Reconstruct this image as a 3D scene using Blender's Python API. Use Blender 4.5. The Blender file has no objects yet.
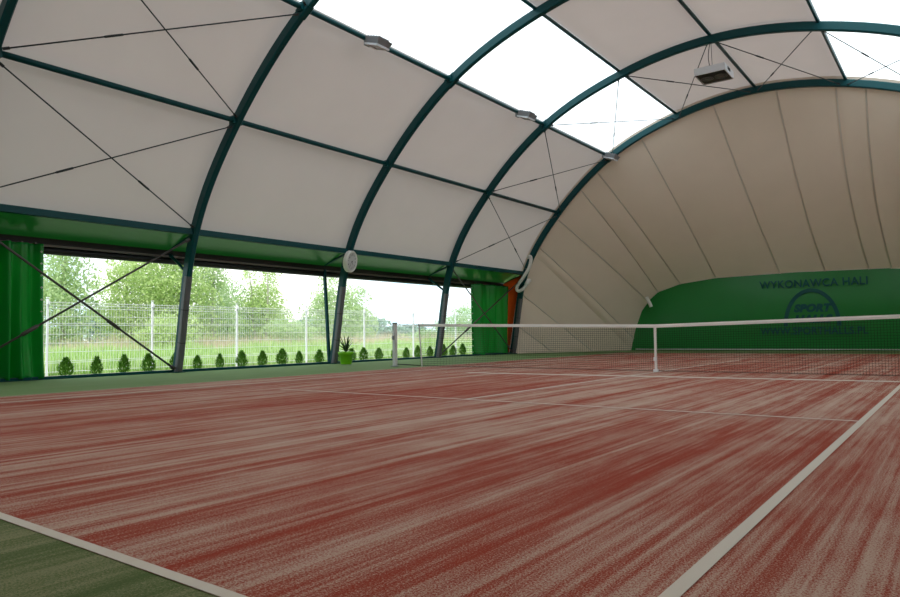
import bpy, math, random
from mathutils import Vector, Matrix
C = bpy.context.scene.collection
PI = math.pi

# ------------------------------------------------------------------ helpers
class MB:
    """collects shapes in world coordinates and links them as ONE mesh object"""
    def __init__(self):
        self.v, self.f, self.m, self.mi = [], [], [], 0
    def add(self, verts, faces):
        n = len(self.v)
        self.v += [tuple(p) for p in verts]
        self.f += [tuple(i + n for i in fc) for fc in faces]
        self.m += [self.mi] * len(faces)
        return self
    def box(self, c, s, rot=None, taper=1.0):
        vs = []
        for z in (-1, 1):
            k = taper if z < 0 else 1.0
            for x, y in ((-1, -1), (1, -1), (1, 1), (-1, 1)):
                p = Vector((x * s[0] / 2 * k, y * s[1] / 2 * k, z * s[2] / 2))
                vs.append((rot @ p if rot else p) + Vector(c))
        return self.add(vs, [(3, 2, 1, 0), (4, 5, 6, 7), (0, 1, 5, 4), (1, 2, 6, 5), (2, 3, 7, 6), (3, 0, 4, 7)])
    def sweep(self, pts, prof, side=None, closed_ends=True, scale=None):
        """prof: list of (a, b); a along the side vector, b along the normal"""
        pts = [Vector(p) for p in pts]
        n = len(prof); vs = []; fs = []
        up = None
        for i, p in enumerate(pts):
            t = (pts[min(i + 1, len(pts) - 1)] - pts[max(i - 1, 0)]).normalized()
            if side is not None:
                s = Vector(side); s = (s - t * s.dot(t)).normalized(); b = t.cross(s)
            else:
                if up is None:
                    up = Vector((0, 0, 1)) if abs(t.z) < .9 else Vector((1, 0, 0))
                s = t.cross(up).normalized(); b = s.cross(t).normalized(); up = b
            k = scale[i] if scale else 1.0
            for a, c in prof:
                vs.append(p + s * a * k + b * c * k)
        for i in range(len(pts) - 1):
            for j in range(n):
                j2 = (j + 1) % n
                fs.append((i * n + j, i * n + j2, (i + 1) * n + j2, (i + 1) * n + j))
        if closed_ends:
            fs.append(tuple(range(n))[::-1]); fs.append(tuple((len(pts) - 1) * n + j for j in range(n)))
        return self.add(vs, fs)
    def tube(self, pts, r, n=10, scale=None):
        return self.sweep(pts, [(r * math.cos(2 * PI * k / n), r * math.sin(2 * PI * k / n)) for k in range(n)], scale=scale)
    def lathe(self, prof, c=(0, 0, 0), n=24, rot=None):
        vs, fs = [], []
        for r, z in prof:
            for k in range(n):
                p = Vector((r * math.cos(2 * PI * k / n), r * math.sin(2 * PI * k / n), z))
                vs.append((rot @ p if rot else p) + Vector(c))
        for i in range(len(prof) - 1):
            for k in range(n):
                k2 = (k + 1) % n
                fs.append((i * n + k, i * n + k2, (i + 1) * n + k2, (i + 1) * n + k))
        return self.add(vs, fs)
    def grid(self, fn, nu, nv):
        vs = [fn(i / nu, j / nv) for j in range(nv + 1) for i in range(nu + 1)]
        fs = [(j * (nu + 1) + i, j * (nu + 1) + i + 1, (j + 1) * (nu + 1) + i + 1, (j + 1) * (nu + 1) + i)
              for j in range(nv) for i in range(nu)]
        return self.add(vs, fs)
    def build(self, name, mats, parent=None, smooth=False, origin=None):
        org = wloc(parent) if parent else Vector(origin or (0, 0, 0))
        me = bpy.data.meshes.new(name)
        me.from_pydata([(x - org.x, y - org.y, z - org.z) for x, y, z in self.v], [], self.f)
        mats = mats if isinstance(mats, (list, tuple)) else [mats]
        for m in mats: me.materials.append(m)
        if len(mats) > 1: me.polygons.foreach_set('material_index', self.m)
        if smooth: me.polygons.foreach_set('use_smooth', [True] * len(self.f))
        me.update()
        o = bpy.data.objects.new(name, me); C.objects.link(o)
        if parent: o.parent = parent
        else: o.location = org
        return o

def wloc(o):
    p = Vector((0, 0, 0))
    while o is not None:
        p += o.location; o = o.parent
    return p

def tag(o, label=None, cat=None, group=None, kind=None):
    if label: o['label'] = label
    if cat: o['category'] = cat
    if group: o['group'] = group
    if kind: o['kind'] = kind
    return o

def empty(name, loc):
    o = bpy.data.objects.new(name, None); C.objects.link(o); o.location = loc; o.empty_display_size = .2
    return o

def copy_tree(o, parent=None):
    c = o.copy(); C.objects.link(c)
    if parent: c.parent = parent
    for ch in list(o.children): copy_tree(ch, c)
    return c

def lerp(a, b, t): return tuple(x + (y - x) * t for x, y in zip(a, b))

# ------------------------------------------------------------------ materials
def new_mat(name):
    m = bpy.data.materials.new(name); m.use_nodes = True
    nt = m.node_tree; nt.nodes.clear()
    return m, nt, nt.nodes, nt.links

def pmat(name, col, rough=.6, metal=0., var=.0, vscale=6., bump=0., bscale=60., stretch=(1, 1, 1), spec=.5):
    m, nt, N, L = new_mat(name)
    out = N.new('ShaderNodeOutputMaterial'); b = N.new('ShaderNodeBsdfPrincipled'); L.new(b.outputs[0], out.inputs[0])
    b.inputs['Roughness'].default_value = rough; b.inputs['Metallic'].default_value = metal
    b.inputs['Specular IOR Level'].default_value = spec
    tc = N.new('ShaderNodeTexCoord'); mp = N.new('ShaderNodeMapping'); mp.inputs['Scale'].default_value = stretch
    L.new(tc.outputs['Object'], mp.inputs[0])
    nz = N.new('ShaderNodeTexNoise'); nz.inputs['Scale'].default_value = vscale; nz.inputs['Detail'].default_value = 4
    L.new(mp.outputs[0], nz.inputs['Vector'])
    mx = N.new('ShaderNodeMix'); mx.data_type = 'RGBA'
    mx.inputs['A'].default_value = (*[max(0, c * (1 - var)) for c in col], 1)
    mx.inputs['B'].default_value = (*[min(1, c * (1 + var)) for c in col], 1)
    L.new(nz.outputs['Fac'], mx.inputs['Factor']); L.new(mx.outputs['Result'], b.inputs['Base Color'])
    if bump:
        n2 = N.new('ShaderNodeTexNoise'); n2.inputs['Scale'].default_value = bscale; L.new(mp.outputs[0], n2.inputs['Vector'])
        bp = N.new('ShaderNodeBump'); bp.inputs['Strength'].default_value = bump; bp.inputs['Distance'].default_value = .01
        L.new(n2.outputs['Fac'], bp.inputs['Height']); L.new(bp.outputs[0], b.inputs['Normal'])
    return m

def membrane(name, col, tcol, fac, var=.04, gloss=.0, rough=.4):
    """coated fabric: reflects and lets some light through"""
    m, nt, N, L = new_mat(name)
    out = N.new('ShaderNodeOutputMaterial')
    tc = N.new('ShaderNodeTexCoord'); nz = N.new('ShaderNodeTexNoise'); nz.inputs['Scale'].default_value = 1.3; nz.inputs['Detail'].default_value = 3
    L.new(tc.outputs['Object'], nz.inputs['Vector'])
    mx = N.new('ShaderNodeMix'); mx.data_type = 'RGBA'
    mx.inputs['A'].default_value = (*[c * (1 - var) for c in col], 1); mx.inputs['B'].default_value = (*[min(1, c * (1 + var)) for c in col], 1)
    L.new(nz.outputs['Fac'], mx.inputs['Factor'])
    d = N.new('ShaderNodeBsdfPrincipled'); d.inputs['Roughness'].default_value = rough; d.inputs['Specular IOR Level'].default_value = gloss
    L.new(mx.outputs['Result'], d.inputs['Base Color'])
    t = N.new('ShaderNodeBsdfTranslucent'); t.inputs['Color'].default_value = (*tcol, 1)
    ms = N.new('ShaderNodeMixShader'); ms.inputs[0].default_value = fac
    L.new(d.outputs[0], ms.inputs[1]); L.new(t.outputs[0], ms.inputs[2]); L.new(ms.outputs[0], out.inputs[0])
    return m

def turf(name, base, base2, sand, lo, hi, amount):
    """brushed artificial turf with sand lying in streaks along the court (y)"""
    m, nt, N, L = new_mat(name)
    out = N.new('ShaderNodeOutputMaterial'); b = N.new('ShaderNodeBsdfPrincipled'); L.new(b.outputs[0], out.inputs[0])
    b.inputs['Roughness'].default_value = .9; b.inputs['Specular IOR Level'].default_value = .15
    tc = N.new('ShaderNodeTexCoord')
    def noise(scale, detail=3, rough=.55, off=0.):
        mp = N.new('ShaderNodeMapping'); mp.inputs['Scale'].default_value = scale; mp.inputs['Location'].default_value = (off, off * .7, off)
        L.new(tc.outputs['Object'], mp.inputs[0])
        n = N.new('ShaderNodeTexNoise'); n.inputs['Scale'].default_value = 1; n.inputs['Detail'].default_value = detail; n.inputs['Roughness'].default_value = rough
        L.new(mp.outputs[0], n.inputs['Vector']); return n.outputs['Fac']
    def math_(op, a, c):
        n = N.new('ShaderNodeMath'); n.operation = op
        for i, q in enumerate((a, c)):
            if isinstance(q, (int, float)): n.inputs[i].default_value = q
            else: L.new(q, n.inputs[i])
        return n.outputs[0]
    s1 = noise((3.6, .06, 1), 5, .62); s2 = noise((12., .11, 1), 4, .6, 13.); s3 = noise((.4, .22, 1), 2, .5, 31.); s4 = noise((34, .6, 1), 3, .6, 7.); s5 = noise((4.5, 1.3, 1), 4, .65, 19.)
    gr = noise((150, 110, 1), 3, .9, 3.)
    k = math_('ADD', math_('MULTIPLY', s1, .42), math_('MULTIPLY', s2, .42))
    k = math_('ADD', k, math_('MULTIPLY', s3, .18))
    k = math_('ADD', k, math_('MULTIPLY', s4, .30))
    k = math_('ADD', k, math_('MULTIPLY', s5, .24))
    k = math_('ADD', k, math_('MULTIPLY', gr, 1.0))
    mr = N.new('ShaderNodeMapRange'); mr.interpolation_type = 'SMOOTHSTEP'
    mr.inputs['From Min'].default_value = lo; mr.inputs['From Max'].default_value = hi
    mr.inputs['To Min'].default_value = 0; mr.inputs['To Max'].default_value = amount
    L.new(k, mr.inputs['Value'])
    bm = N.new('ShaderNodeMix'); bm.data_type = 'RGBA'; bm.inputs['A'].default_value = (*base, 1); bm.inputs['B'].default_value = (*base2, 1); L.new(gr, bm.inputs['Factor'])
    mx = N.new('ShaderNodeMix'); mx.data_type = 'RGBA'; mx.inputs['B'].default_value = (*sand, 1)
    L.new(bm.outputs['Result'], mx.inputs['A']); L.new(mr.outputs[0], mx.inputs['Factor']); L.new(mx.outputs['Result'], b.inputs['Base Color'])
    bp = N.new('ShaderNodeBump'); bp.inputs['Strength'].default_value = .35; bp.inputs['Distance'].default_value = .006
    L.new(gr, bp.inputs['Height']); L.new(bp.outputs[0], b.inputs['Normal'])
    return m

def leafmat(name, c1, c2, tr=.45):
    m, nt, N, L = new_mat(name)
    out = N.new('ShaderNodeOutputMaterial')
    ge = N.new('ShaderNodeNewGeometry'); mx = N.new('ShaderNodeMix'); mx.data_type = 'RGBA'
    mx.inputs['A'].default_value = (*c1, 1); mx.inputs['B'].default_value = (*c2, 1); L.new(ge.outputs['Random Per Island'], mx.inputs['Factor'])
    d = N.new('ShaderNodeBsdfDiffuse'); t = N.new('ShaderNodeBsdfTranslucent'); ms = N.new('ShaderNodeMixShader'); ms.inputs[0].default_value = tr
    L.new(mx.outputs['Result'], d.inputs[0]); L.new(mx.outputs['Result'], t.inputs[0])
    L.new(d.outputs[0], ms.inputs[1]); L.new(t.outputs[0], ms.inputs[2]); L.new(ms.outputs[0], out.inputs[0])
    return m

M = dict(
    red=turf('red sanded turf', (.22, .024, .009), (.31, .042, .018), (.48, .35, .275), 1.20, 1.40, .95),
    green=turf('green sanded turf', (.050, .085, .020), (.085, .12, .035), (.27, .25, .14), 1.16, 1.46, .8),
    greenside=turf('green clean turf', (.115, .205, .068), (.165, .265, .10), (.22, .27, .14), 1.15, 1.55, .6),
    line=turf('white turf line', (.56, .50, .43), (.64, .58, .50), (.50, .36, .29), 1.23, 1.6, .5),
    worn=turf('worn white turf line', (.62, .52, .45), (.68, .60, .53), (.45, .26, .20), 1.20, 1.5, .7),
    teal=pmat('teal painted steel', (.003, .060, .068), .38, var=.08, spec=.22),
    pad=pmat('grey foot padding', (.115, .115, .125), .55, var=.1),
    padedge=pmat('pad seam', (.06, .06, .065), .7),
    cable=pmat('dark steel cable', (.022, .03, .032), .45, .2),
    rod=pmat('dark brown steel rod', (.075, .066, .064), .5, .1),
    fabric=membrane('beige roof membrane', (.67, .60, .575), (.65, .575, .55), .14),
    endfabric=membrane('cream end membrane', (.76, .645, .545), (.60, .47, .36), .04),
    seam=pmat('membrane weld seam', (.66, .60, .53), .6),
    sky=membrane('clear white skylight film', (.85, .88, .90), (.84, .89, .93), .80, .01),
    gpvc=membrane('green pvc membrane', (.005, .088, .013), (.02, .22, .03), .05, .06, .35, .28),
    gscreen=pmat('green pvc end wall', (.014, .20, .036), .32, var=.06, vscale=1.5, spec=.32),
    curtain=membrane('green pvc curtain', (.016, .32, .055), (.03, .55, .09), .30, .06, .7, .24),
    letter=pmat('dark teal print', (.003, .085, .082), .5, spec=.3),
    black=pmat('black header beam', (.008, .008, .010), .5),
    rail=pmat('grey brown track rail', (.16, .14, .125), .45, .3),
    orange=membrane('orange pvc flap', (.42, .060, .010), (.6, .08, .01), .12),
    white=pmat('white plastic', (.78, .78, .76), .4),
    tape=pmat('white net tape', (.88, .87, .84), .6),
    netcord=pmat('black net cord', (.012, .014, .012), .8),
    post=pmat('grey white painted post', (.60, .60, .58), .4),
    alu=pmat('galvanised steel', (.84, .87, .90), .45, .0),
    dgrey=pmat('dark grey grille', (.025, .025, .028), .5),
    grey=pmat('grey cast housing', (.24, .25, .27), .45, .2),
    lgrey=pmat('light grey sheet metal', (.62, .64, .68), .4, .0),
    glass=pmat('lamp glass', (.30, .30, .31), .15),
    face=pmat('clock face', (.62, .63, .64), .5),
    ink=pmat('black ink', (.02, .02, .025), .5),
    lime=pmat('lime green plastic pot', (.20, .58, .010), .35),
    soil=pmat('potting soil', (.05, .035, .02), .9, bump=.5),
    yucca=leafmat('yucca leaves', (.035, .075, .03), (.08, .15, .05), .2),
    thuja=leafmat('thuja foliage', (.07, .22, .02), (.19, .40, .06), .35),
    bark=pmat('birch bark', (.42, .40, .35), .8, var=.3, vscale=9),
    grass=leafmat('tall meadow grass', (.26, .48, .08), (.66, .80, .40), .4),
    reed=leafmat('dry reeds', (.60, .50, .36), (.72, .64, .48), .35),
    leafA=leafmat('light birch leaves', (.40, .54, .26), (.58, .70, .42), .5),  # leafA to leafC: paled and desaturated, outdoor haze put into the colour
    leafB=leafmat('fresh yellow green leaves', (.42, .56, .21), (.60, .72, .37), .5),
    leafC=leafmat('mid green leaves', (.32, .47, .22), (.46, .62, .34), .5),
    hazeleaf=leafmat('haze tinted distant leaves', (.30, .42, .36), (.38, .50, .42), .3),  # blue haze of distance mixed into the leaf colour
    ground=pmat('meadow soil', (.20, .27, .09), .95, var=.35, vscale=1.2, bump=.4, bscale=20),
    gravel=pmat('grey gravel bed', (.40, .38, .34), .95, var=.4, vscale=30, bump=.6, bscale=50),
)

# ------------------------------------------------------------------ hall geometry
X0 = -.286                                   # ridge line
YS = [-13.87, -8.80, -4.19, .65, 5.49, 10.37]      # arch planes (first is behind the camera)
HALF = [(-9.58, 0.), (-8.928, 3.139), (-7.422, 5.366), (-5.285, 7.173), (-2.815, 8.18), (X0, 8.535)]
CTRL = HALF + [(2 * X0 - x, z) for x, z in HALF[-2::-1]]
def catmull(P, n=8):
    out = []
    Q = [(2 * P[0][0] - P[1][0] - .12, -P[1][1])] + list(P) + [(2 * P[-1][0] - P[-2][0] + .12, -P[-2][1])]
    for i in range(1, len(Q) - 2):
        for k in range(n):
            t = k / n; r = []
            for d in (0, 1):
                a, b, c, e = Q[i - 1][d], Q[i][d], Q[i + 1][d], Q[i + 2][d]
                r.append(.5 * (2 * b + (c - a) * t + (2 * a - 5 * b + 4 * c - e) * t * t + (3 * b - a - 3 * c + e) * t ** 3))
            out.append(tuple(r))
    out.append(tuple(P[-1])); return out
NSEG = 8
ARC = catmull(CTRL, NSEG)                      # 81 points, purlins at every 8th
def arc_n(i):                                  # outward normal of the arc
    a, b = ARC[max(i - 1, 0)], ARC[min(i + 1, len(ARC) - 1)]
    tx, tz = b[0] - a[0], b[1] - a[1]; l = math.hypot(tx, tz)
    return (-tz / l, tx / l)
def arc_at(s, off=0.):                         # s in index units
    s = min(max(s, 0), len(ARC) - 1); i = min(int(s), len(ARC) - 2); t = s - i
    p = lerp(ARC[i], ARC[i + 1], t); n = lerp(arc_n(i), arc_n(i + 1), t)
    return (p[0] + n[0] * off, p[1] + n[1] * off)

# ------------------------------------------------------------------ floor
fl = MB().box((X0, -1.5, -.05), (19.0, 39, .1)).build('floor', M['greenside']); tag(fl, kind='structure')
MB().grid(lambda u, v: (-9.0 + 18 * u, -20 + (20 - 11.885) * v, .003), 1, 1).build('sanded_green_turf', M['green'], fl)
BX = 5.82
MB().grid(lambda u, v: (-BX + 2 * BX * u, -11.885 + (11.885 + 12.3) * v, .004), 1, 1).build('red_turf', M['red'], fl)
LZ = [.006]
def court_line(x0, y0, x1, y1, w, m='line', name='court_line'):
    LZ[0] += .0005
    d = Vector((x1 - x0, y1 - y0, 0)).normalized(); n = Vector((-d.y, d.x, 0)) * w / 2
    a, b = Vector((x0, y0, LZ[0])), Vector((x1, y1, LZ[0]))
    return MB().add([a - n, b - n, b + n, a + n], [(0, 1, 2, 3)]).build(name, M[m], fl)
court_line(-9.0, -11.861, 9.0, -11.861, .048)
court_line(4.088, -11.83, 4.088, 12.2, .053)
court_line(0, -6.4, 0, 6.4, .055)
court_line(-3.35, -6.4, 4.06, -6.4, .05, 'worn')
court_line(-3.3, -1.66, 4.06, -1.05, .22)
court_line(-4.75, -11.8, -4.75, 12.0, .06, 'line')
court_line(-BX, -11.8, -BX, 12.3, .025, 'worn')

# ------------------------------------------------------------------ roof: membrane panels and skylights between arches and purlins
ceil = empty('ceiling', (X0, 0, 0)); tag(ceil, kind='structure')
def panel_fn(r, y0, y1, off, bulge):
    def fn(u, v):
        s = r * NSEG + v * NSEG
        k = (1 - (2 * u - 1) ** 4) * (1 - (2 * v - 1) ** 2)
        x, z = arc_at(s, off - bulge * k)
        return (x, y0 + (y1 - y0) * u, z)
    return fn
wn = 0
for b in range(len(YS) - 1):
    for r in range(1, 9):
        fn = panel_fn(r, YS[b], YS[b + 1], .20, .25)
        if r in (3, 6):
            wn += 1
            w = MB().grid(panel_fn(r, YS[b], YS[b + 1], .20, .08), 12, 10).build('window_%d' % wn, M['sky'], smooth=True); tag(w, kind='structure')
        else:
            MB().grid(fn, 16, 12).build('membrane_panel', M['fabric'], ceil, True)

# eave wing of green membrane reaching out over the openings, left side
XB, ZB = -9.97, 2.60
wl = MB().grid(lambda u, v: (-9.02 + (XB + .02 + 9.02) * v, -18 + (10.45 + 18) * u, 3.17 + (2.79 - 3.17) * v), 40, 3).build('wall_left', M['gpvc'], smooth=True)
tag(wl, kind='structure')
# the closed side on the right
def wr_fn(u, v):
    x, z = arc_at(80 - 8 * v, .2); return (x, -18 + (10.45 + 18) * u, z)
wr = MB().grid(wr_fn, 30, 6).build('wall_right', M['gpvc'], smooth=True); tag(wr, kind='structure')

# header beam with curtain track, left
hb = MB().box((XB, -3.8, ZB + .155), (.14, 28.4, .13)).build('trim_1', M['black']); tag(hb, kind='structure')
MB().box((XB + .03, -3.8, ZB + .065), (.12, 28.4, .045)).build('track_rail', M['rail'], hb)
MB().tube([(XB, -18, ZB - .03), (XB, 10.4, ZB - .03)], .075, 12).build('roller', M['black'], hb, True)
sc_ = MB().box((-9.68, -1.9, .03), (.12, 24.4, .06)).build('trim_2', M['teal']); tag(sc_, kind='structure')

# ------------------------------------------------------------------ arches
rect = lambda w, h, c=.025: [(-w / 2, -h / 2 + c), (-w / 2 + c, -h / 2), (w / 2 - c, -h / 2), (w / 2, -h / 2 + c), (w / 2, h / 2 - c), (w / 2 - c, h / 2), (-w / 2 + c, h / 2), (-w / 2, h / 2 - c)]
def arch(y, label, brace=True, post=False, pad=True):
    t = empty('steel_arch', (X0, y, 0)); tag(t, label, 'arch', 'steel roof arches')
    MB().sweep([(x, y, z) for x, z in ARC], rect(.138, .225), side=(0, 1, 0)).build('rib', M['teal'], t)
    for i in (8, 16, 24, 32, 40, 48, 56, 64, 72):                      # flange collars where the purlins meet
        p0, p1 = arc_at(i - .45), arc_at(i + .45)
        if i in (24, 56):
            MB().sweep([(p0[0], y, p0[1]), (p1[0], y, p1[1])], rect(.16, .25), side=(0, 1, 0)).build('flange_joint', M['teal'], t)
    MB().box((-9.58, y, .012), (.30, .24, .024)).build('base_plate', M['teal'], t)
    if pad:
        q = MB()
        ss = [-.02 + k * .49 for k in range(12)]
        q.sweep([(arc_at(s, -.055)[0], y - .005, arc_at(s, -.055)[1]) for s in ss], rect(.15, .15, .03), side=(0, 1, 0))
        pd = q.build('foot_padding', M['pad'], t)
        for s in (1.7, 3.5):
            a, b_ = arc_at(s - .03, -.055), arc_at(s + .03, -.055)
            MB().sweep([(a[0], y - .005, a[1]), (b_[0], y - .005, b_[1])], rect(.154, .154, .03), side=(0, 1, 0)).build('pad_seam', M['padedge'], pd)
    if brace:
        pe = arc_at(8, .02); pl = arc_at(5.6, .08)
        MB().tube([(pe[0], y, pe[1] - .03), (XB + .05, y, ZB + .22)], .035, 8).build('strut', M['teal'], t)
        if post: MB().box((XB + .02, y, (ZB + .1) / 2), (.09, .09, 1), None).build('post', M['teal'], t) if False else \
            MB().sweep([(-9.72, y, .02), (XB + .06, y, ZB + .1)], rect(.085, .085, .012), side=(0, 1, 0)).build('post', M['teal'], t)
        else: MB().tube([(pl[0], y, pl[1]), (XB + .06, y, ZB + .12)], .035, 8).build('brace', M['teal'], t)
    return t
arch(YS[1], 'teal steel arch just showing in the top left corner of the photo', pad=True)
arch(YS[2], 'nearest full teal steel roof arch, crossed cables on its left and padded foot')
arch(YS[3], 'teal steel roof arch that carries the round white clock', post=True)
arch(YS[4], 'teal steel roof arch with the box heater hanging at its top')
arch(YS[5], 'rearmost teal steel roof arch bordering the pleated cream end wall')

# ------------------------------------------------------------------ purlins
PURL = {1: 'eave', 2: 'low', 3: 'mid', 4: 'sky', 5: 'ridge', 6: 'far'}
PL = {1: 'teal purlin along the top of the green eave strip', 2: 'teal purlin halfway up the beige left wall membrane',
      3: 'teal purlin along the lower edge of the skylights, floodlights clamped to it', 4: 'teal purlin along the upper edge of the near skylights',
      5: 'teal ridge purlin running along the top of the beige roof', 6: 'teal purlin edging the far skylights in the top right corner'}
for k, lab in PL.items():
    x, z = arc_at(8 * k, .02 if k < 4 else .11)
    m = MB()
    if k == 1: m.box((x, -1.75, z), (.13, 24.2, .13))
    else: m.tube([(x, -13.87, z), (x, 10.37, z)], .055 if k < 4 else .045, 12)
    o = m.build('roof_purlin', M['teal'], None, k != 1, origin=(x, -1.75, z)); tag(o, lab, 'purlin', 'roof purlins')
    if k in (2, 3):
        for yy in YS[1:]:
            MB().box((x, yy, z), (.16, .24, .16)).build('clamp', M['teal'], o)

# ------------------------------------------------------------------ bracing cables
def cable(a, b, label, r=.013, mat='cable', tb=.3, group='roof bracing cables'):
    a, b = Vector(a), Vector(b); mid = (a + b) / 2
    m = MB().tube([a, b], r, 6)
    o = m.build('bracing_cable', M[mat], None, True, origin=mid); tag(o, label, 'cable', group)
    d = (b - a).normalized(); c = a + (b - a) * tb
    MB().tube([c - d * .17, c - d * .14, c + d * .14, c + d * .17], r * 1.7, 8, [.5, 1, 1, .5]).build('turnbuckle', M[mat], o, True)
    for p, s in ((a, 1), (b, -1)):
        MB().tube([p, p + d * s * .10], r * 1.9, 6).build('end_fitting', M[mat], o)
    return o
ROWN = {1: 'the lowest wall membrane', 2: 'the beige membrane under the skylights', 3: 'the white skylight', 4: 'the roof panel below the ridge',
        5: 'the roof panel beyond the ridge', 6: 'the far white skylight'}
def cell(b, r, which=(0, 1), bay=''):
    y0, y1 = YS[b] + .1, YS[b + 1] - .1
    A, B = arc_at(8 * r + .35, -.06), arc_at(8 * r + 7.65, -.06)
    for w in which:
        p = (A[0], y0, A[1]) if w == 0 else (B[0], y0, B[1]); q = (B[0], y1, B[1]) if w == 0 else (A[0], y1, A[1])
        up = ('climbing' if w == 0 else 'descending') + ' towards the rear'
        cable(p, q, 'thin cable %s across %s, %s bay' % (up, ROWN[r], bay), tb=.33 if w == 0 else .68)
cell(1, 1, (0, 1), 'nearest'); cell(1, 2, (0, 1), 'nearest'); cell(1, 3, (1,), 'nearest')
for r in range(1, 7): cell(4, r, (0, 1), 'rearmost')
for b, nm in ((1, 'the bay of the near curtain'), (4, 'the bay of the rear curtain')):
    y0, y1 = YS[b] + .1, YS[b + 1] - .1
    f, e = arc_at(.25, -.02), arc_at(7.55, -.02)
    cable((e[0], y0, e[1]), (f[0], y1, f[1]), 'dark bracing rod descending towards the rear in ' + nm, .023, 'rod', .66, 'bracing rods across the openings')
    cable((f[0], y0, f[1]), (e[0], y1, e[1]), 'dark bracing rod climbing towards the rear in ' + nm, .023, 'rod', .30, 'bracing rods across the openings')

# ------------------------------------------------------------------ end wall: gored cream membrane above a green pvc wall
YW = 16.2
OUT = [(-7.02, 0.), (-6.80, .9), (-6.48, 1.72), (-6.1, 2.2), (-5.74, 2.5), (-4.78, 2.80), (-3.3, 2.97), (X0, 3.02)]
OUT = OUT + [(2 * X0 - x, z) for x, z in OUT[-2::-1]]
LB = [(-9.35, 10.5, 0.), (-8.71, 12.12, 0.), (-7.9, 14.09, 0.)]
BASE = LB + [(x, YW, z) for x, z in OUT] + [(2 * X0 - x, y, z) for x, y, z in LB[::-1]]
def nearest_s(x, z):
    return min(range(0, 801), key=lambda k: (arc_at(k / 10)[0] - x) ** 2 + (arc_at(k / 10)[1] - z) ** 2) / 10
blen = [0.]
for a, b_ in zip(BASE, BASE[1:]): blen.append(blen[-1] + (Vector(b_) - Vector(a)).length)
def base_at(d):
    for i in range(len(BASE) - 1):
        if d <= blen[i + 1] or i == len(BASE) - 2:
            return Vector(lerp(BASE[i], BASE[i + 1], (d - blen[i]) / (blen[i + 1] - blen[i])))
def base_near(p):
    return min((k * blen[-1] / 3000 for k in range(3001)), key=lambda d: (base_at(d) - Vector(p)).length)
GL = [((-9.21, 1.05), (-8.71, 12.12, 0)), ((-8.91, 2.3), (-7.9, 14.09, 0)), ((-8.3, 4.1), (-6.9, YW, .5)), ((-7.57, 5.19), (-6.2, YW, 2.1)),
      ((-6.55, 6.2), (-5.74, YW, 2.5)), ((-5.86, 6.75), (-4.78, YW, 2.81)), ((-4.14, 7.7), (-3.3, YW, 2.97)), ((-1.67, 8.5), (-.87, YW, 3)), ((.31, 8.57), (.69, YW, 3)),
      ((2.03, 8.35), (2.12, YW, 2.97)), ((2.8, 8.1), (2.83, YW, 2.95))]
GL += [((3.95, 7.75), (3.5, YW, 2.9))]
GL += [((2 * X0 - a[0], a[1]), (2 * X0 - b_[0], b_[1], b_[2])) for a, b_ in GL[5::-1]]
seams = [(0., 0.)] + [(nearest_s(*a), base_near(b_)) for a, b_ in GL] + [(80., blen[-1])]
def end_pt(s, d, v, dip=0.):
    x, z = arc_at(s, .0); A = Vector((x, YS[5] + .09, z)); B = base_at(d)
    p = A.lerp(B, v)
    upf = min(1, max(0, (z - 3) / 4))
    nrm = Vector((X0 - p.x, -3.0, .0)); nrm.z = -4 * upf; nrm.normalize()
    return p + nrm * (math.sin(PI * v) * (.28 * upf) + dip)
m = MB()
dc = base_near((OUT[0][0], YW, 0)); gores = list(seams)
for dk in (dc, blen[-1] - dc):
    for (s0, d0), (s1, d1) in zip(seams, seams[1:]):
        if d0 < dk < d1: gores.append((s0 + (s1 - s0) * (dk - d0) / (d1 - d0), dk))
gores.sort()
for (s0, d0), (s1, d1) in zip(gores, gores[1:]):
    m.grid(lambda u, v: end_pt(s0 + (s1 - s0) * u, d0 + (d1 - d0) * u, v, .09 * math.sin(PI * u) * (math.sin(PI * v) ** .5 if 0 < v < 1 else 0)), 8, 16)
wb = m.build('wall_back', M['endfabric'], None, True, origin=(X0, YW, 0)); tag(wb, kind='structure')
def edge_fn(u, v):
    x, z = arc_at(80 * u, .24 - .26 * v); return (x, YS[5] - .03 + .125 * v, z)
MB().grid(edge_fn, 80, 2).build('edge_band', M['endfabric'], wb, True)
for s, d in seams[1:-1]:
    MB().sweep([end_pt(s, d, v / 14, .012) for v in range(15)], [(-.024, -.004), (.024, -.004), (.024, .03), (-.024, .03)]).build('weld_seam', M['seam'], wb)
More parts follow.
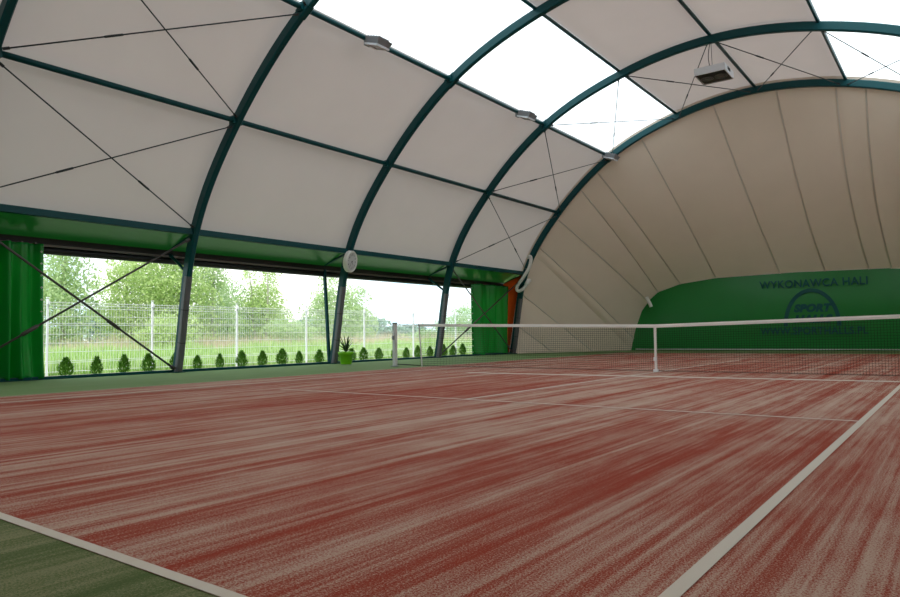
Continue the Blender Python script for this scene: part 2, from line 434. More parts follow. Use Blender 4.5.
# the green wall below it, inflated a little towards the court
def gw(u, v):
    # u across, v up; outline OUT
    if u <= .5: k = u * 2 * 7
    else: k = (1 - u) * 2 * 7
    i = min(int(k), 6); x, z = lerp(OUT[i], OUT[i + 1], k - i)
    if u > .5: x = 2 * X0 - x
    b_ = math.sin(PI * min(1, max(0, v))) * .16 * min(1, 3 * min(u, 1 - u)) if 0 < v < 1 else 0
    return (x, YW - b_ - .01, z * v)
gs = MB().grid(gw, 56, 16).build('green_screen', M['gscreen'], wb, True)
MB().box((X0, YW - .05, .05), (13.0, .03, .03)).build('bottom_batten', M['white'], gs)
MB().sweep([(x, YW - .03, z + .01) for x, z in OUT[2:-2]], [(-.012, -.012), (.012, -.012), (.012, .012), (-.012, .012)]).build('edge_rope', M['seam'], gs)
YT = YW - .185
def text_mesh(name, s, x0, x1, z0, z1, parent, y=YT, mat='letter', bold=.045, shear=0.):
    cu = bpy.data.curves.new(name, 'FONT'); cu.body = s; cu.size = 1; cu.offset = bold; cu.shear = shear; cu.extrude = 0.0; cu.space_character = 1.08
    tmp = bpy.data.objects.new(name, cu); C.objects.link(tmp)
    bpy.context.view_layer.update()
    me = bpy.data.meshes.new_from_object(tmp.evaluated_get(bpy.context.evaluated_depsgraph_get()))
    bpy.data.objects.remove(tmp)
    xs = [v.co.x for v in me.vertices]; zs = [v.co.y for v in me.vertices]
    lx, hx, lz, hz = min(xs), max(xs), min(zs), max(zs); org = wloc(parent)
    for v in me.vertices:
        v.co = Vector((x0 + (v.co.x - lx) / (hx - lx) * (x1 - x0) - org.x, y - org.y, z0 + (v.co.y - lz) / (hz - lz) * (z1 - z0) - org.z))
    me.materials.clear(); me.materials.append(M[mat])
    o = bpy.data.objects.new(name, me); C.objects.link(o); o.parent = parent
    return o
text_mesh('lettering', 'WYKONAWCA HALI', -1.60, 2.08, 2.42, 2.72, gs, bold=.02)
text_mesh('lettering', 'SPORT', -.40, .92, 1.46, 1.78, gs, bold=.07, shear=.25)
text_mesh('lettering', 'HALLS', -.40, .92, 1.05, 1.37, gs, bold=.07, shear=.25)
text_mesh('lettering', 'WWW.SPORTHALLS.PL', -1.62, 2.03, .62, .90, gs, bold=.025)
m = MB(); cx, rx, rz = .21, .98, 1.42; pts = []
for k in range(33):
    a = PI * k / 32; pts.append((math.cos(a), math.sin(a)))
vs = [(cx + rx * c, YT, .94 + rz * s) for c, s in pts] + [(cx + (rx - .14) * c, YT, .94 + (rz - .14) * s) for c, s in pts]
m.add(vs, [(i, i + 1, 34 + i, 33 + i) for i in range(32)])
m.build('emblem', M['letter'], gs)

# the end behind the camera closes the hall
def back_fn(u, v):
    x, z = arc_at(80 * u, .15); a = Vector((x, YS[0], z)); p = Vector((X0 + (x - X0) * .75, -19.4, z * .32)); q = a.lerp(p, v); return q
wf = MB().grid(back_fn, 60, 8).build('wall_front', M['endfabric'], None, True); tag(wf, kind='structure')
MB().grid(lambda u, v: (X0 + (arc_at(80 * u, .15)[0] - X0) * .75, -19.4, arc_at(80 * u, .15)[1] * .32 * v), 60, 2).build('green_screen', M['gscreen'], wf, True)

# ------------------------------------------------------------------ orange flap at the rear end of the opening
m = MB().grid(lambda u, v: ((-9.97) + (arc_at(8 * v * .97, .1)[0] + .02 - (-9.97)) * u, 10.26 + .05 * math.sin(u * 5) * (1 - v), .02 + (2.72 + .33 * u) * v), 8, 10)
o = m.build('side_flap', M['orange'], None, True, origin=(-9.6, 10.22, 0)); tag(o, 'orange red fabric flap between the rear green curtain and the rearmost arch', 'flap')

# ------------------------------------------------------------------ curtains
def curtain(y0, y1, label, seed, flare=0., gather=0., folds=7):
    rnd = random.Random(seed); ph = [rnd.uniform(0, 6.28) for _ in range(4)]
    t = empty('door_curtain', (XB, (y0 + y1) / 2, 0)); tag(t, label, 'curtain', 'green door curtains')
    def fn(u, v):
        y = y0 + (y1 - y0) * u
        g = (1 - v)
        y += flare * g ** 3 * max(0, u - .6) / .4 + gather * g * (u - .5) * -1
        a = .12 + .04 * g
        w = math.sin(u * folds * 2 * PI + ph[0] + 1.1 * g) + .5 * math.sin(u * folds * 3.3 * PI + ph[1] - .8 * g) + .35 * math.sin(u * 31 + ph[2] + 2 * g * u)
        w += .5 * (1 - abs(math.sin(u * folds * 1.5 * PI + ph[3] + .6 * g)) * 2)
        x = XB + .24 + .7 * a * w * (.7 + .3 * math.sin(v * 2 + ph[3])) + .12 * g ** 4 * math.sin(u * 9)
        return (x, y, .015 + .03 * abs(math.sin(u * 17)) * g + (ZB + .05) * v)
    sh = MB().grid(fn, 140, 40).build('curtain_sheet', M['curtain'], t, True)
    md = sh.modifiers.new('thickness', 'SOLIDIFY'); md.thickness = .006
    for k in range(9):
        yy = y0 + (y1 - y0) * (k + .5) / 9
        MB().box((XB + .16, yy, ZB + .075), (.16, .03, .03)).build('track_glider', M['rail'], t)
    u = .995 if flare else .005
    for k in range(11):
        p = fn(u, .04 + .09 * k)
        MB().lathe([(.009, -.006), (.018, -.006), (.018, .006), (.009, .006), (.009, -.006)], (p[0] + .012, p[1] + (-.03 if u > .5 else .03), p[2]), 10, Matrix.Rotation(PI / 2, 3, 'Y')).build('eyelet', M['alu'], sh)
    return t
curtain(-9.2, -7.03, 'glossy green curtain bunched at the near end of the opening, its hem flaring out', 4, .03, 0, 7)
curtain(7.72, 10.30, 'green curtain hanging flat at the rear end of the opening beside the orange flap', 9, 0, .10, 3)

# ------------------------------------------------------------------ tennis net
net = empty('tennis_net', (0, 0, 0)); tag(net, 'black tennis net with white top band and centre strap across the court', 'net')
def ztop(x): return .925 + (1.065 - .925) * (abs(x) / 6.62)
XN = 5.87
def gz(x, k): return .045 + (ztop(x) - .06 - .045) * k
m = MB(); r = .0025
nx = int(2 * XN / .0445); nz = 20
def prism(m, a, b, r):
    a, b = Vector(a), Vector(b); d = (b - a).normalized(); s = d.cross(Vector((0, 1, 0))).normalized(); y = Vector((0, 1, 0))
    vs = [p + (s * math.cos(q) + y * math.sin(q)) * r for p in (a, b) for q in (PI / 2, PI * 7 / 6, PI * 11 / 6)]
    m.add(vs, [(0, 1, 4, 3), (1, 2, 5, 4), (2, 0, 3, 5)])
for i in range(nx + 1):
    x = -XN + 2 * XN * i / nx
    prism(m, (x, 0, .035), (x, 0, ztop(x) - .03), r)
for k in range(nz + 1):
    prism(m, (-XN, 0, gz(XN, k / nz)), (0, 0, gz(0, k / nz)), r); prism(m, (0, 0, gz(0, k / nz)), (XN, 0, gz(XN, k / nz)), r)
m.build('netting', M['netcord'], net)
bandp = [(-.012, -.032), (.012, -.032), (.016, .0), (.012, .032), (-.012, .032), (-.016, 0)]
MB().sweep([(-XN, 0, ztop(XN) - .03), (0, 0, ztop(0) - .03), (XN, 0, ztop(XN) - .03)], bandp, side=(0, 1, 0)).build('top_band', M['tape'], net)
MB().sweep([(-XN, 0, .035), (0, 0, .03), (XN, 0, .035)], [(-.003, -.004), (.003, -.004), (.003, .004), (-.003, .004)], side=(0, 1, 0)).build('hem_shade_line', M['netcord'], net)  # dark hem strip, standing in for the shadow line under the net
MB().tube([(-6.62, 0, ztop(6.62) - .02), (-XN, 0, ztop(XN) - .02)], .008, 6).build('tension_cable', M['alu'], net)
MB().tube([(XN, 0, ztop(XN) - .02), (6.62, 0, ztop(6.62) - .02)], .008, 6).build('tension_cable', M['alu'], net)
MB().tube([(-6.6, 0, .06), (-XN, 0, .04)], .012, 6).build('lower_dark_line', M['netcord'], net)  # thin black tube near the floor from post to net end
for sx in (-1, 1):
    MB().tube([(sx * (XN + .03), 0, ztop(XN)), (sx * (XN - .06), 0, .02)], .016, 8).build('side_dowel', M['post'], net)
st = MB().box((0, 0, .47), (.045, .03, .90)).build('centre_strap', M['tape'], net)
MB().box((0, -.035, .26), (.06, .02, .07)).build('strap_buckle', M['alu'], st)
MB().box((0, 0, .035), (.09, .07, .05)).build('floor_anchor', M['alu'], st)
for sx, lab in ((-1, 'white square net post at the far left end of the tennis net'), (1, 'white square net post at the right end of the tennis net')):
    if sx > 0: continue
    p = empty('net_post', (sx * 6.68, 0, 0)); tag(p, lab, 'post')
    MB().box((sx * 6.68, 0, .535), (.085, .085, 1.07)).build('shaft', M['post'], p)
    MB().box((sx * 6.68, 0, 1.085), (.095, .095, .03)).build('cap', M['grey'], p)
    MB().box((sx * 6.68, -.06, .72), (.05, .05, .10)).build('winder', M['grey'], p)
    MB().box((sx * 6.68, 0, .012), (.16, .16, .02)).build('floor_collar', M['grey'], p)

# ------------------------------------------------------------------ clock on the second arch
cl = empty('wall_clock', (-8.76, .50, 2.86)); tag(cl, 'round white wall clock hung on the arch above the potted plant', 'clock')
Rc = Matrix.Rotation(math.radians(16), 3, 'Z') @ Matrix.Rotation(math.radians(98), 3, 'Y') @ Matrix.Scale(.9, 3)          # local +z faces the court, tipped a little down
c0 = Vector((-8.76, .56, 2.84))
case = MB().lathe([(0, -.10), (.31, -.10), (.335, -.08), (.335, .03), (.315, .055), (.285, .055), (.275, .035), (0, .035)], c0, 48, Rc).build('case', M['white'], cl, True)
MB().lathe([(0, .037), (.272, .037)], c0, 48, Rc).build('face', M['face'], cl)
# local axes on the dial: up and right as seen from the court
up = Rc @ Vector((-1, 0, 0)); rt = Rc @ Vector((0, 1, 0)); nn = Rc @ Vector((0, 0, 1))
def dial(a, r, h=.041): return c0 + (up * math.cos(a) + rt * math.sin(a)) * r + nn * h
m = MB()
for k in range(60):
    a = 2 * PI * k / 60; L_ = .022 if k % 5 == 0 else .010; w = .006 if k % 5 == 0 else .0025
    d = (rt * math.cos(a) - up * math.sin(a)) * w
    m.add([dial(a, .262) - d, dial(a, .262) + d, dial(a, .262 - L_) + d, dial(a, .262 - L_) - d], [(0, 1, 2, 3)])
m.build('minute_marks', M['ink'], cl)
m = MB()
for k in range(1, 13):
    cu = bpy.data.curves.new('n', 'FONT'); cu.body = str(k); cu.size = .075; cu.align_x = 'CENTER'; cu.align_y = 'CENTER'; cu.offset = .002
    tmp = bpy.data.objects.new('n', cu); C.objects.link(tmp); bpy.context.view_layer.update()
    me = bpy.data.meshes.new_from_object(tmp.evaluated_get(bpy.context.evaluated_depsgraph_get())); bpy.data.objects.remove(tmp)
    ctr = dial(2 * PI * k / 12, .205, .040)
    m.add([ctr + rt * v.co.x + up * v.co.y for v in me.vertices], [tuple(p.vertices) for p in me.polygons])
m.build('numerals', M['ink'], cl)
for nm, a, L_, w in (('hour_hand', math.radians(143), .13, .011), ('minute_hand', math.radians(218), .20, .008)):
    d = (rt * math.cos(a) - up * math.sin(a)) * w
    MB().add([dial(a, -.03, .046) - d, dial(a, -.03, .046) + d, dial(a, L_, .046) + d * .5, dial(a, L_, .046) - d * .5], [(0, 1, 2, 3)]).build(nm, M['ink'], cl)
MB().lathe([(0, .05), (.018, .05), (.018, .036)], c0, 16, Rc).build('hub', M['ink'], cl)
MB().box((-8.86, .58, 2.86), (.10, .10, .16)).build('bracket', M['grey'], cl)

# ------------------------------------------------------------------ white air hoses
P = [(-8.62, 10.05, 3.72), (-8.50, 10.02, 3.76), (-8.46, 10.02, 3.62), (-8.55, 10.0, 3.30), (-8.80, 9.98, 2.95), (-9.04, 9.96, 2.66), (-9.08, 9.96, 2.50), (-8.98, 9.98, 2.44), (-8.80, 10.02, 2.54), (-8.70, 10.08, 2.70)]
def smooth(P, n=6):
    out = []
    Q = [P[0]] + list(P) + [P[-1]]
    for i in range(1, len(Q) - 2):
        for k in range(n):
            t = k / n
            out.append(tuple(.5 * (2 * b + (c - a) * t + (2 * a - 5 * b + 4 * c - e) * t * t + (3 * b - a - 3 * c + e) * t ** 3) for a, b, c, e in zip(Q[i - 1], Q[i], Q[i + 1], Q[i + 2])))
    return out + [P[-1]]
hz = empty('air_hose', P[0]); tag(hz, 'white looped air hose against the rearmost arch above the orange flap', 'hose')
hp = smooth(P, 8)
MB().tube(hp, .062, 12, [1 + .05 * (i % 2) for i in range(len(hp))]).build('hose', M['white'], hz, True)
MB().tube([(-8.72, 10.07, 2.66), (-8.66, 10.12, 2.80), (-8.64, 10.2, 2.86)], .085, 12).build('coupling', M['white'], hz, True)
h2 = MB().tube(smooth([(-6.06, 15.72, 2.27), (-6.0, 15.66, 2.16), (-5.91, 15.64, 2.0), (-5.86, 15.64, 1.86)], 4), .075, 12).build('air_hose', M['white'], None, True, origin=(-6.0, 15.85, 2.1))
tag(h2, 'short white air hose hanging at the upper left corner of the green end wall', 'hose')

# ------------------------------------------------------------------ floodlights on the purlin
def floodlight():
    t = empty('floodlight', (0, 0, 0))
    R = Matrix.Rotation(math.radians(18), 3, 'Y')
    c = Vector((.20, 0, -.10))
    MB().box(c, (.46, .46, .13), R, .80).build('housing', M['grey'], t)
    MB().box(c + R @ Vector((0, 0, -.078)), (.33, .33, .02), R).build('lamp_glass', M['glass'], t)
    fr = MB()
    for sx, sy, lx, ly in ((-1, 0, .03, .40), (1, 0, .03, .40), (0, -1, .40, .03), (0, 1, .40, .03)):
        fr.box(c + R @ Vector((sx * .18, sy * .18, -.08)), (lx, ly, .04), R)
    fr.build('glass_frame', M['lgrey'], t)
    fi = MB()
    for k in range(5): fi.box(c + R @ Vector((-.16 + .08 * k, 0, .085)), (.012, .34, .05), R)
    fi.build('cooling_fins', M['grey'], t)
    MB().box((-.06, 0, -.03), (.14, .16, .12)).build('gear_box', M['grey'], t)
    MB().box((0, 0, .02), (.13, .06, .15)).build('clamp', M['lgrey'], t)
    return t
fp = floodlight()
fx, fz = arc_at(24, .02)
FL = [(-2.30, 'grey floodlight on the skylight purlin between the nearest arch and the clock arch'), (4.05, 'grey floodlight on the skylight purlin just before the third arch'),
      (10.05, 'grey floodlight at the meeting of skylight purlin and rearmost arch')]
for i, (y, lab) in enumerate(FL):
    o = fp if i == 0 else copy_tree(fp)
    o.location = (fx, y, fz); tag(o, lab, 'lamp', 'floodlights under the skylights')

# ------------------------------------------------------------------ hanging fan heater
h = empty('fan_heater', (-.33, 5.63, 7.42)); tag(h, 'grey box fan heater hanging under the ridge from a cord', 'heater')
hc = Vector((-.25, 5.60, 7.62)); w, d, hh = .78, .86, .19
m = MB(); m.box(hc + Vector((0, -d / 2 + .012, 0)), (w, .024, hh)); m.box(hc + Vector((0, d / 2 - .012, 0)), (w, .024, hh))
m.box(hc + Vector((-w / 2 + .012, 0, 0)), (.024, d - .05, hh)); m.box(hc + Vector((w / 2 - .012, 0, 0)), (.024, d - .05, hh)); m.box(hc + Vector((0, 0, hh / 2 - .012)), (w - .05, d - .05, .024))
cs = m.build('casing', M['lgrey'], h)
MB().box(hc + Vector((0, 0, -.06)), (w - .05, d - .05, .03)).build('inner_grille', M['dgrey'], h)
for sx in (-1, 1):
    q = MB(); fc = hc + Vector((sx * .18, 0, -.095))
    for rr in (.06, .11, .155): q.lathe([(rr - .006, -.006), (rr + .006, -.006), (rr + .006, .006), (rr - .006, .006), (rr - .006, -.006)], fc, 20)
    for k in range(6): q.box(fc, (.31, .008, .008), Matrix.Rotation(PI * k / 6, 3, 'Z'))
    q.lathe([(0, -.012), (.04, -.012), (.04, .012)], fc, 12)
    q.build('fan_guard', M['grey'], h)
m = MB()
for k in range(5): m.box(hc + Vector((w / 2 + .004, -.14 + .05 * k, .03)), (.008, .03, .09))
m.build('side_vent', M['dgrey'], cs)
MB().lathe([(.0, .06), (.16, .06), (.24, 0), (.0, 0)], hc + Vector((0, .05, hh / 2)), 20).build('top_cowl', M['dgrey'], h, True)
MB().tube(smooth([(-.30, 5.50, 8.46), (-.36, 5.52, 8.1), (-.33, 5.58, 7.72)], 5), .010, 6).build('cord', M['ink'], h)
MB().tube([(-.28, 5.52, 8.46), (-.30, 5.66, 7.70)], .007, 6).build('hanger', M['cable'], h)

# ------------------------------------------------------------------ potted plant
px, py = -8.90, .50
pt = empty('potted_yucca', (px, py, 0)); tag(pt, 'lime green pot with a spiky dark plant at the foot of the clock arch', 'potted plant')
MB().lathe([(0, .004), (.145, .004), (.152, .015), (.192, .27), (.220, .27), (.226, .345), (.216, .35), (.20, .345), (.19, .31), (0, .31)], (px, py, 0), 36).build('pot', M['lime'], pt, True)
MB().lathe([(0, .315), (.192, .315)], (px, py, 0), 24).build('soil', M['soil'], pt)
rnd = random.Random(3); m = MB()
for k in range(26):
    az = 2 * PI * k / 26 * 2.618 + rnd.uniform(-.2, .2); el = rnd.uniform(.25, 1.3); L_ = rnd.uniform(.40, .62)
    dr = Vector((math.cos(az) * math.cos(el), math.sin(az) * math.cos(el), math.sin(el))); sd = Vector((-math.sin(az), math.cos(az), 0))
    b_ = Vector((px, py, .36)); vs = []
    for j in range(5):
        t = j / 4; p = b_ + dr * L_ * t + Vector((0, 0, -.07 * t * t)); ww = .026 * (1 - t) ** .7 + .002
        vs += [p - sd * ww, p + sd * ww + Vector((0, 0, .004))]
    m.add(vs, [(2 * j, 2 * j + 1, 2 * j + 3, 2 * j + 2) for j in range(4)])
m.tube([(px, py, .31), (px, py, .40)], .035, 8)
m.build('leaves', M['yucca'], pt)

# ------------------------------------------------------------------ outside: ground
g = MB().box((-80, 40, -.16), (141, 260, .2)).build('ground', M['ground']); tag(g, kind='structure')
gb = MB().box((-10.55, -1, -.045), (1.75, 26, .05)).build('gravel_bed', M['gravel']); tag(gb, kind='structure')

# ------------------------------------------------------------------ thuja row
def thuja(seed):
    rnd = random.Random(seed); t = empty('thuja_shrub', (0, 0, 0)); m = MB()
    for k in range(620):
        z = rnd.random() ** .8 * .46; r = .135 * max(.05, math.sin(PI * (.16 + .84 * (z / .47) ** .8))) * (.65 + .4 * rnd.random()) + .008; a = rnd.uniform(0, 6.283)
        p = Vector((math.cos(a) * r, math.sin(a) * r, z + .02)); d = Vector((math.cos(a) * .5, math.sin(a) * .5, 1 + rnd.uniform(-.3, .3))).normalized() * rnd.uniform(.04, .075)
        s = Vector((-math.sin(a) + rnd.uniform(-.6, .6), math.cos(a) + rnd.uniform(-.6, .6), 0)).normalized() * .011
        m.add([p - s, p + s, p + s * .6 + d, p - s * .6 + d], [(0, 1, 2, 3)])
    m.build('foliage', M['thuja'], t)
    MB().tube([(0, 0, 0), (0, 0, .12)], .014, 6).build('trunk', M['soil'], t)
    return t
TY = [-6.22, -5.57, -4.96, -4.35, -3.70, -3.07, -2.43, -1.78, -1.11, -.48, .19, .92, 1.6, 2.24, 2.86, 3.57, 4.32, 4.87, 5.55, 6.25, 6.95, 7.63, 8.25]
ORD = ['first', 'second', 'third', 'fourth', 'fifth', 'sixth', 'seventh', 'eighth', 'ninth', 'tenth', 'eleventh', 'twelfth']
protos = [thuja(1), thuja(2), thuja(5)]; rnd = random.Random(11)
used = set(); cnt = {}
for i, y in enumerate(TY):
    k = i % 3
    o = protos[k] if k not in used else copy_tree(protos[k]); used.add(k)
    zone = 0 if y < -4.0 else (1 if y < .5 else (2 if y < 5.2 else 3))
    n = cnt.get(zone, 0); cnt[zone] = n + 1
    ref = ['from the near curtain, in the bay with the crossed rods', 'past the nearest padded arch foot', 'past the lime green pot', 'past the third padded arch foot, seen through the net'][zone]
    o.location = (-10.45 + rnd.uniform(-.05, .05), y, -.02); sc = rnd.uniform(.70, .90); ww = sc * rnd.uniform(.95, 1.25)
    o.scale = (ww, ww, sc); o.rotation_euler.z = rnd.uniform(0, 6.28)
    tag(o, '%s small conical thuja %s' % (ORD[n], ref), 'shrub', 'thuja shrubs along the fence')

# ------------------------------------------------------------------ wire fence
FXX = -11.5
FY = [-8.7, -6.15, -3.68, -1.17, 1.38, 3.95, 6.55, 9.2, 11.8]
fe = empty('wire_fence', (FXX, .2, -.06)); tag(fe, 'pale galvanised mesh panel fence on square posts behind the thujas', 'fence')
for y in FY:
    q = MB().box((FXX, y, .82), (.042, .042, 1.74)).build('post', M['alu'], fe)
    MB().box((FXX, y, 1.715), (.05, .05, .02)).build('post_cap', M['alu'], q)
    MB().box((FXX + .04, y, 1.60), (.03, .05, .07)).build('clip', M['alu'], q)
for y0, y1 in zip(FY, FY[1:]):
    m = MB(); n = int((y1 - y0) / .065)
    for k in range(1, n): 
        y = y0 + (y1 - y0) * k / n
        m.box((FXX, y, .83), (.0042, .0042, 1.62))
    for z in (.06, .26, .30, .50, .70, .90, 1.10, 1.14, 1.30, 1.48, 1.55, 1.61):
        m.box((FXX + .006, (y0 + y1) / 2, z), (.009, y1 - y0 - .05, .011))
    m.build('mesh_panel', M['alu'], fe)

# ------------------------------------------------------------------ meadow and reeds
def in_view(x, y, margin=3):
    # wedge seen from around the camera through the openings
    return -12.5 + (-9.5 - x) * -.2 < y < 13 + (-9.5 - x) * 1.55 + margin
def blades(name, mat, n, xr, hfun, w, seed, yr):
    rnd = random.Random(seed); m = MB(); V, F = m.v, m.f; c = 0
    while c < n:
        x = xr[0] + (xr[1] - xr[0]) * rnd.random(); y = rnd.uniform(*yr(x))
        h = hfun(x, y, rnd); a = rnd.uniform(0, PI); s = (math.cos(a) * w, math.sin(a) * w); lx, ly = rnd.uniform(-.25, .25) * h, rnd.uniform(-.25, .25) * h
        k = len(V)
        V += [(x - s[0], y - s[1], -.06), (x + s[0], y + s[1], -.06), (x + lx, y + ly, h - .06)]; F.append((k, k + 1, k + 2)); m.m.append(0); c += 1
    return m.build(name, M[mat])
clump = lambda x, y: .5 + .5 * math.sin(x * 1.7 + 2 * math.sin(y * .6)) * math.sin(y * 1.3 + 1.5 * math.sin(x * .5))
yr1 = lambda x: (-10 + (-11.6 - x) * .3, 12 + (-11.6 - x) * 1.7)
o = blades('meadow_grass', 'grass', 52000, (-17.5, -11.7), lambda x, y, r: (.16 + .10 * min(3, -11.7 - x) + .34 * clump(x, y)) * r.uniform(.45, 1.1), .021, 7, yr1)
tag(o, 'bright green tall meadow grass growing beyond the wire fence', 'grass', kind='stuff')
yr2 = lambda x: (-5 + (-11.6 - x) * .3, 16 + (-11.6 - x) * 1.75)
o = blades('dry_reeds', 'reed', 15000, (-20.5, -16.8), lambda x, y, r: (.72 + .40 * clump(x * .8, y * .7)) * r.uniform(.6, 1.1), .014, 8, yr2)
tag(o, 'band of pale dry reeds behind the green meadow grass', 'reeds', kind='stuff')

# ------------------------------------------------------------------ trees
def tree(name, label, x, y, h, clusters, leaf, nleaf, size, seed, trunks=1, cat='tree'):
    """clusters: (dx, dy, z, rx, rz) of the crown"""
    rnd = random.Random(seed); t = empty(name, (x, y, -.06)); tag(t, label, cat, 'trees beyond the fence')
    m = MB()
    for k in range(trunks):
        a = rnd.uniform(0, 6.28); off = .25 * (trunks > 1)
        b_ = Vector((x + off * math.cos(a), y + off * math.sin(a), -.1)); tp = Vector((x + rnd.uniform(-.3, .3) + off * 2 * math.cos(a), y + rnd.uniform(-.3, .3) + off * 2 * math.sin(a), h * .93))
        pts = [b_.lerp(tp, j / 6) + Vector((rnd.uniform(-.05, .05), rnd.uniform(-.05, .05), 0)) for j in range(7)]
        m.tube(pts, .05 + .008 * h, 7, [1 - .88 * j / 6 for j in range(7)])
    for (dx, dy, z, rx, rz) in clusters:
        b_ = Vector((x, y, max(.3, z - rz * .9))); e = Vector((x + dx, y + dy, z + rz * .3))
        m.tube([b_, b_.lerp(e, .5) + Vector((0, 0, .05)), e], .025, 5, [1, .7, .25])
    m.build('trunk', M['bark'], t, True)
    m = MB(); V, F = m.v, m.f
    tot = sum(c[3] ** 2 * c[4] for c in clusters)
    for (dx, dy, z, rx, rz) in clusters:
        n = int(2.7 * nleaf * rx * rx * rz / tot) + 8
        sub = [(rnd.gauss(0, .42), rnd.gauss(0, .42), rnd.uniform(-.8, .9)) for _ in range(max(6, n // 45))]
        for _ in range(n):
            s = rnd.choice(sub); q = Vector((s[0] + rnd.gauss(0, .22), s[1] + rnd.gauss(0, .22), s[2] + rnd.gauss(0, .2)))
            if q.length > 1.15: q *= 1.15 / q.length
            p = Vector((x + dx + q.x * rx, y + dy + q.y * rx, max(.15, z + q.z * rz)))
            u = Vector((rnd.gauss(0, 1), rnd.gauss(0, 1), rnd.gauss(0, 1) - .4)).normalized(); w = u.cross(Vector((rnd.gauss(0, 1), rnd.gauss(0, 1), rnd.gauss(0, 1)))).normalized()
            L_ = size * .72 * rnd.uniform(.6, 1.3); k = len(V)
            V += [tuple(p - u * L_), tuple(p + w * L_ * .55), tuple(p + u * L_), tuple(p - w * L_ * .55)]; F.append((k, k + 1, k + 2, k + 3)); m.m.append(0)
    m.build('foliage', M[leaf], t)
    return t
S = 1
tree('leafy_tree', 'light green leafy tree close beside the near green curtain, seen through the fence', -21, -1.6, 5.6, [(0, 0, 3.6, 1.1, 1.9), (.2, -.6, 1.7, 1.2, 1.3), (-.1, .5, 1.4, .8, 1.0)], 'leafA', 4200, .085, 21)
tree('leafy_tree', 'bushy tree with upright sprays left of the crossing of the dark rods', -22, 1.6, 4.4, [(0, -.5, 2.5, 1.1, 1.3), (0, .8, 2.9, 1.2, 1.35), (0, 0, 1.2, 1.6, 1.1), (.2, -.9, 3.2, .35, .8), (0, .1, 3.5, .35, .7)], 'leafB', 4600, .085, 22)
tree('leafy_tree', 'tall full tree left of the nearest padded arch foot', -20, 2.3, 6.2, [(0, -.3, 4.0, 1.5, 1.9), (0, -.6, 2.2, 1.3, 1.3), (0, .3, 1.6, 1.4, 1.4)], 'leafB', 5600, .085, 23)
tree('birch_tree', 'slender birch with a pale trunk just past the nearest padded arch foot', -21, 4.6, 6.4, [(0, -.1, 4.2, .85, 1.8), (0, -.4, 2.4, .8, 1.4), (0, .4, 1.6, .8, 1.2)], 'leafA', 3000, .08, 24)
tree('leafy_tree', 'small thin tree left of the twin birches', -24, 7.4, 3.7, [(0, 0, 2.3, 1.0, 1.2), (0, -.8, 1.5, 1.0, 1.0), (0, .5, 1.2, 1.0, 1.0)], 'leafC', 2600, .08, 25)
tree('birch_tree', 'twin stemmed birch clump in the middle of the bay between nearest arch and clock arch', -23, 8.7, 4.9, [(0, -.45, 3.1, .55, 1.4), (0, .55, 3.0, .6, 1.5), (0, 0, 1.8, 1.3, 1.3), (0, .8, 1.3, 1.0, 1.0)], 'leafB', 4200, .08, 26, 2)
tree('leafy_tree', 'rounded pale tree right behind the clock arch and teal post', -22, 12.9, 4.5, [(0, -.4, 3.1, .95, 1.3), (0, 1.0, 2.4, 1.1, 1.0), (0, -1.2, 1.9, 1.0, 1.1), (0, 0, 1.3, 1.9, 1.1), (0, 1.6, 1.4, 1.0, .9)], 'leafA', 5200, .085, 27)
tree('leafy_tree', 'low loose tree beside the rear green curtain, seen through the net', -24, 27.2, 3.1, [(0, 0, 1.9, 1.2, 1.0), (0, -1.3, 1.2, 1.2, .9), (0, 1.4, 1.6, 1.2, 1.0)], 'leafC', 2200, .085, 28)
tree('bush', 'low green bush behind the fence near the twin birches', -19.5, 7.3, 1.5, [(0, 0, .8, 1.0, .7), (0, .9, .7, .8, .55)], 'leafA', 1700, .07, 29, cat='bush')
tree('bush', 'low bush of yellow green leaves left of the padded arch foot', -17.5, 0.6, 1.6, [(0, 0, .9, .9, .75), (0, -.8, .7, .7, .55)], 'leafB', 1600, .07, 30, cat='bush')
tree('bush', 'low bush in the meadow behind the net post', -19, 17.2, 1.1, [(0, 0, .6, 1.0, .5), (0, 1.6, .5, .9, .4), (0, -1.5, .5, .9, .4)], 'leafC', 1700, .07, 31, cat='bush')
# far hedgerow on the horizon, one uncountable mass
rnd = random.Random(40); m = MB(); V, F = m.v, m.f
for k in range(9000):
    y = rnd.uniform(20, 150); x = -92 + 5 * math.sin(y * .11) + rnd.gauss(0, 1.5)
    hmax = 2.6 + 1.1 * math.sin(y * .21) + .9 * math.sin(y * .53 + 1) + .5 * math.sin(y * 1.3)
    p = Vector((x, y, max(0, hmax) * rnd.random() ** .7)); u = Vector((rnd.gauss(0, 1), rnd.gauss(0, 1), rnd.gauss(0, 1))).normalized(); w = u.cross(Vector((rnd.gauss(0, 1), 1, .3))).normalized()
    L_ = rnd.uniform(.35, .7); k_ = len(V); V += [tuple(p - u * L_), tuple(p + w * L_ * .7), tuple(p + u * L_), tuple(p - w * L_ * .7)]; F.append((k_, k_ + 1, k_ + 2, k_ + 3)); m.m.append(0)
o = m.build('distant_hedgerow', M['hazeleaf']); tag(o, 'bluish line of far trees on the horizon beyond the meadow', 'hedgerow', kind='stuff')

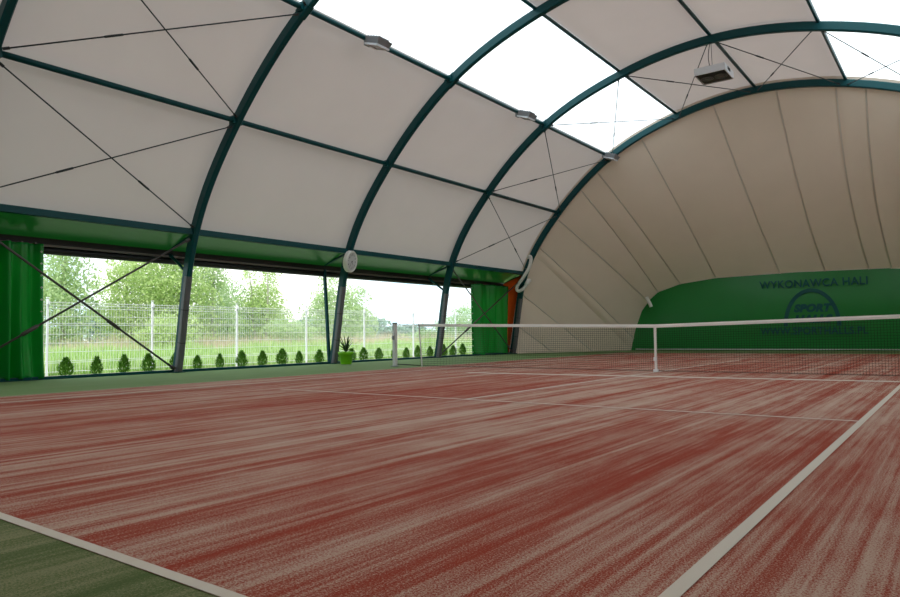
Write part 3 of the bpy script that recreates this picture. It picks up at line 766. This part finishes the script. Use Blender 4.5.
# ------------------------------------------------------------------ light: bright overcast sky and a soft high sun
w = bpy.data.worlds.new('overcast'); bpy.context.scene.world = w; w.use_nodes = True
nt = w.node_tree; N, L = nt.nodes, nt.links; N.clear()
out = N.new('ShaderNodeOutputWorld'); bg = N.new('ShaderNodeBackground'); L.new(bg.outputs[0], out.inputs[0])
tc = N.new('ShaderNodeTexCoord'); nz = N.new('ShaderNodeTexNoise'); nz.inputs['Scale'].default_value = 3.0; nz.inputs['Detail'].default_value = 5
rp = N.new('ShaderNodeMapRange'); rp.inputs['From Min'].default_value = .36; rp.inputs['From Max'].default_value = .56
L.new(tc.outputs['Generated'], nz.inputs['Vector'])
mx = N.new('ShaderNodeMix'); mx.data_type = 'RGBA'; mx.inputs['A'].default_value = (.52, .82, 1, 1); mx.inputs['B'].default_value = (1, 1, 1, 1)
L.new(nz.outputs['Fac'], rp.inputs['Value']); L.new(rp.outputs[0], mx.inputs['Factor']); L.new(mx.outputs['Result'], bg.inputs[0]); bg.inputs[1].default_value = 1.4
sd = bpy.data.lights.new('sun', 'SUN'); sd.energy = 3.4; sd.angle = math.radians(12); sd.color = (1, .96, .88)
so = bpy.data.objects.new('sun', sd); C.objects.link(so); so.rotation_euler = Vector((.30, -.35, .90)).to_track_quat('Z', 'Y').to_euler()

# ------------------------------------------------------------------ camera
px_, py_, pz_, yaw, pitch, roll, F_ = 4.80905, -13.16053, .77585, -.63757, .05245, -.01258, 691.909
f = Vector((math.sin(yaw) * math.cos(pitch), math.cos(yaw) * math.cos(pitch), math.sin(pitch))); r0 = Vector((math.cos(yaw), -math.sin(yaw), 0)); u0 = r0.cross(f)
rr = r0 * math.cos(roll) + u0 * math.sin(roll); uu = -r0 * math.sin(roll) + u0 * math.cos(roll)
cam = bpy.data.cameras.new('camera'); co = bpy.data.objects.new('camera', cam); C.objects.link(co)
mt = Matrix((rr, uu, -f)).transposed().to_4x4(); mt.translation = (px_, py_, pz_); co.matrix_world = mt
cam.sensor_width = 36; cam.lens = F_ / 900 * 36; cam.clip_start = .05; cam.clip_end = 500
sc = bpy.context.scene; sc.camera = co
sc.view_settings.view_transform = 'Standard'; sc.view_settings.look = 'None'; sc.view_settings.gamma = 1; sc.view_settings.exposure = .42
sc.cycles.max_bounces = 10; sc.cycles.diffuse_bounces = 8; sc.cycles.transmission_bounces = 8
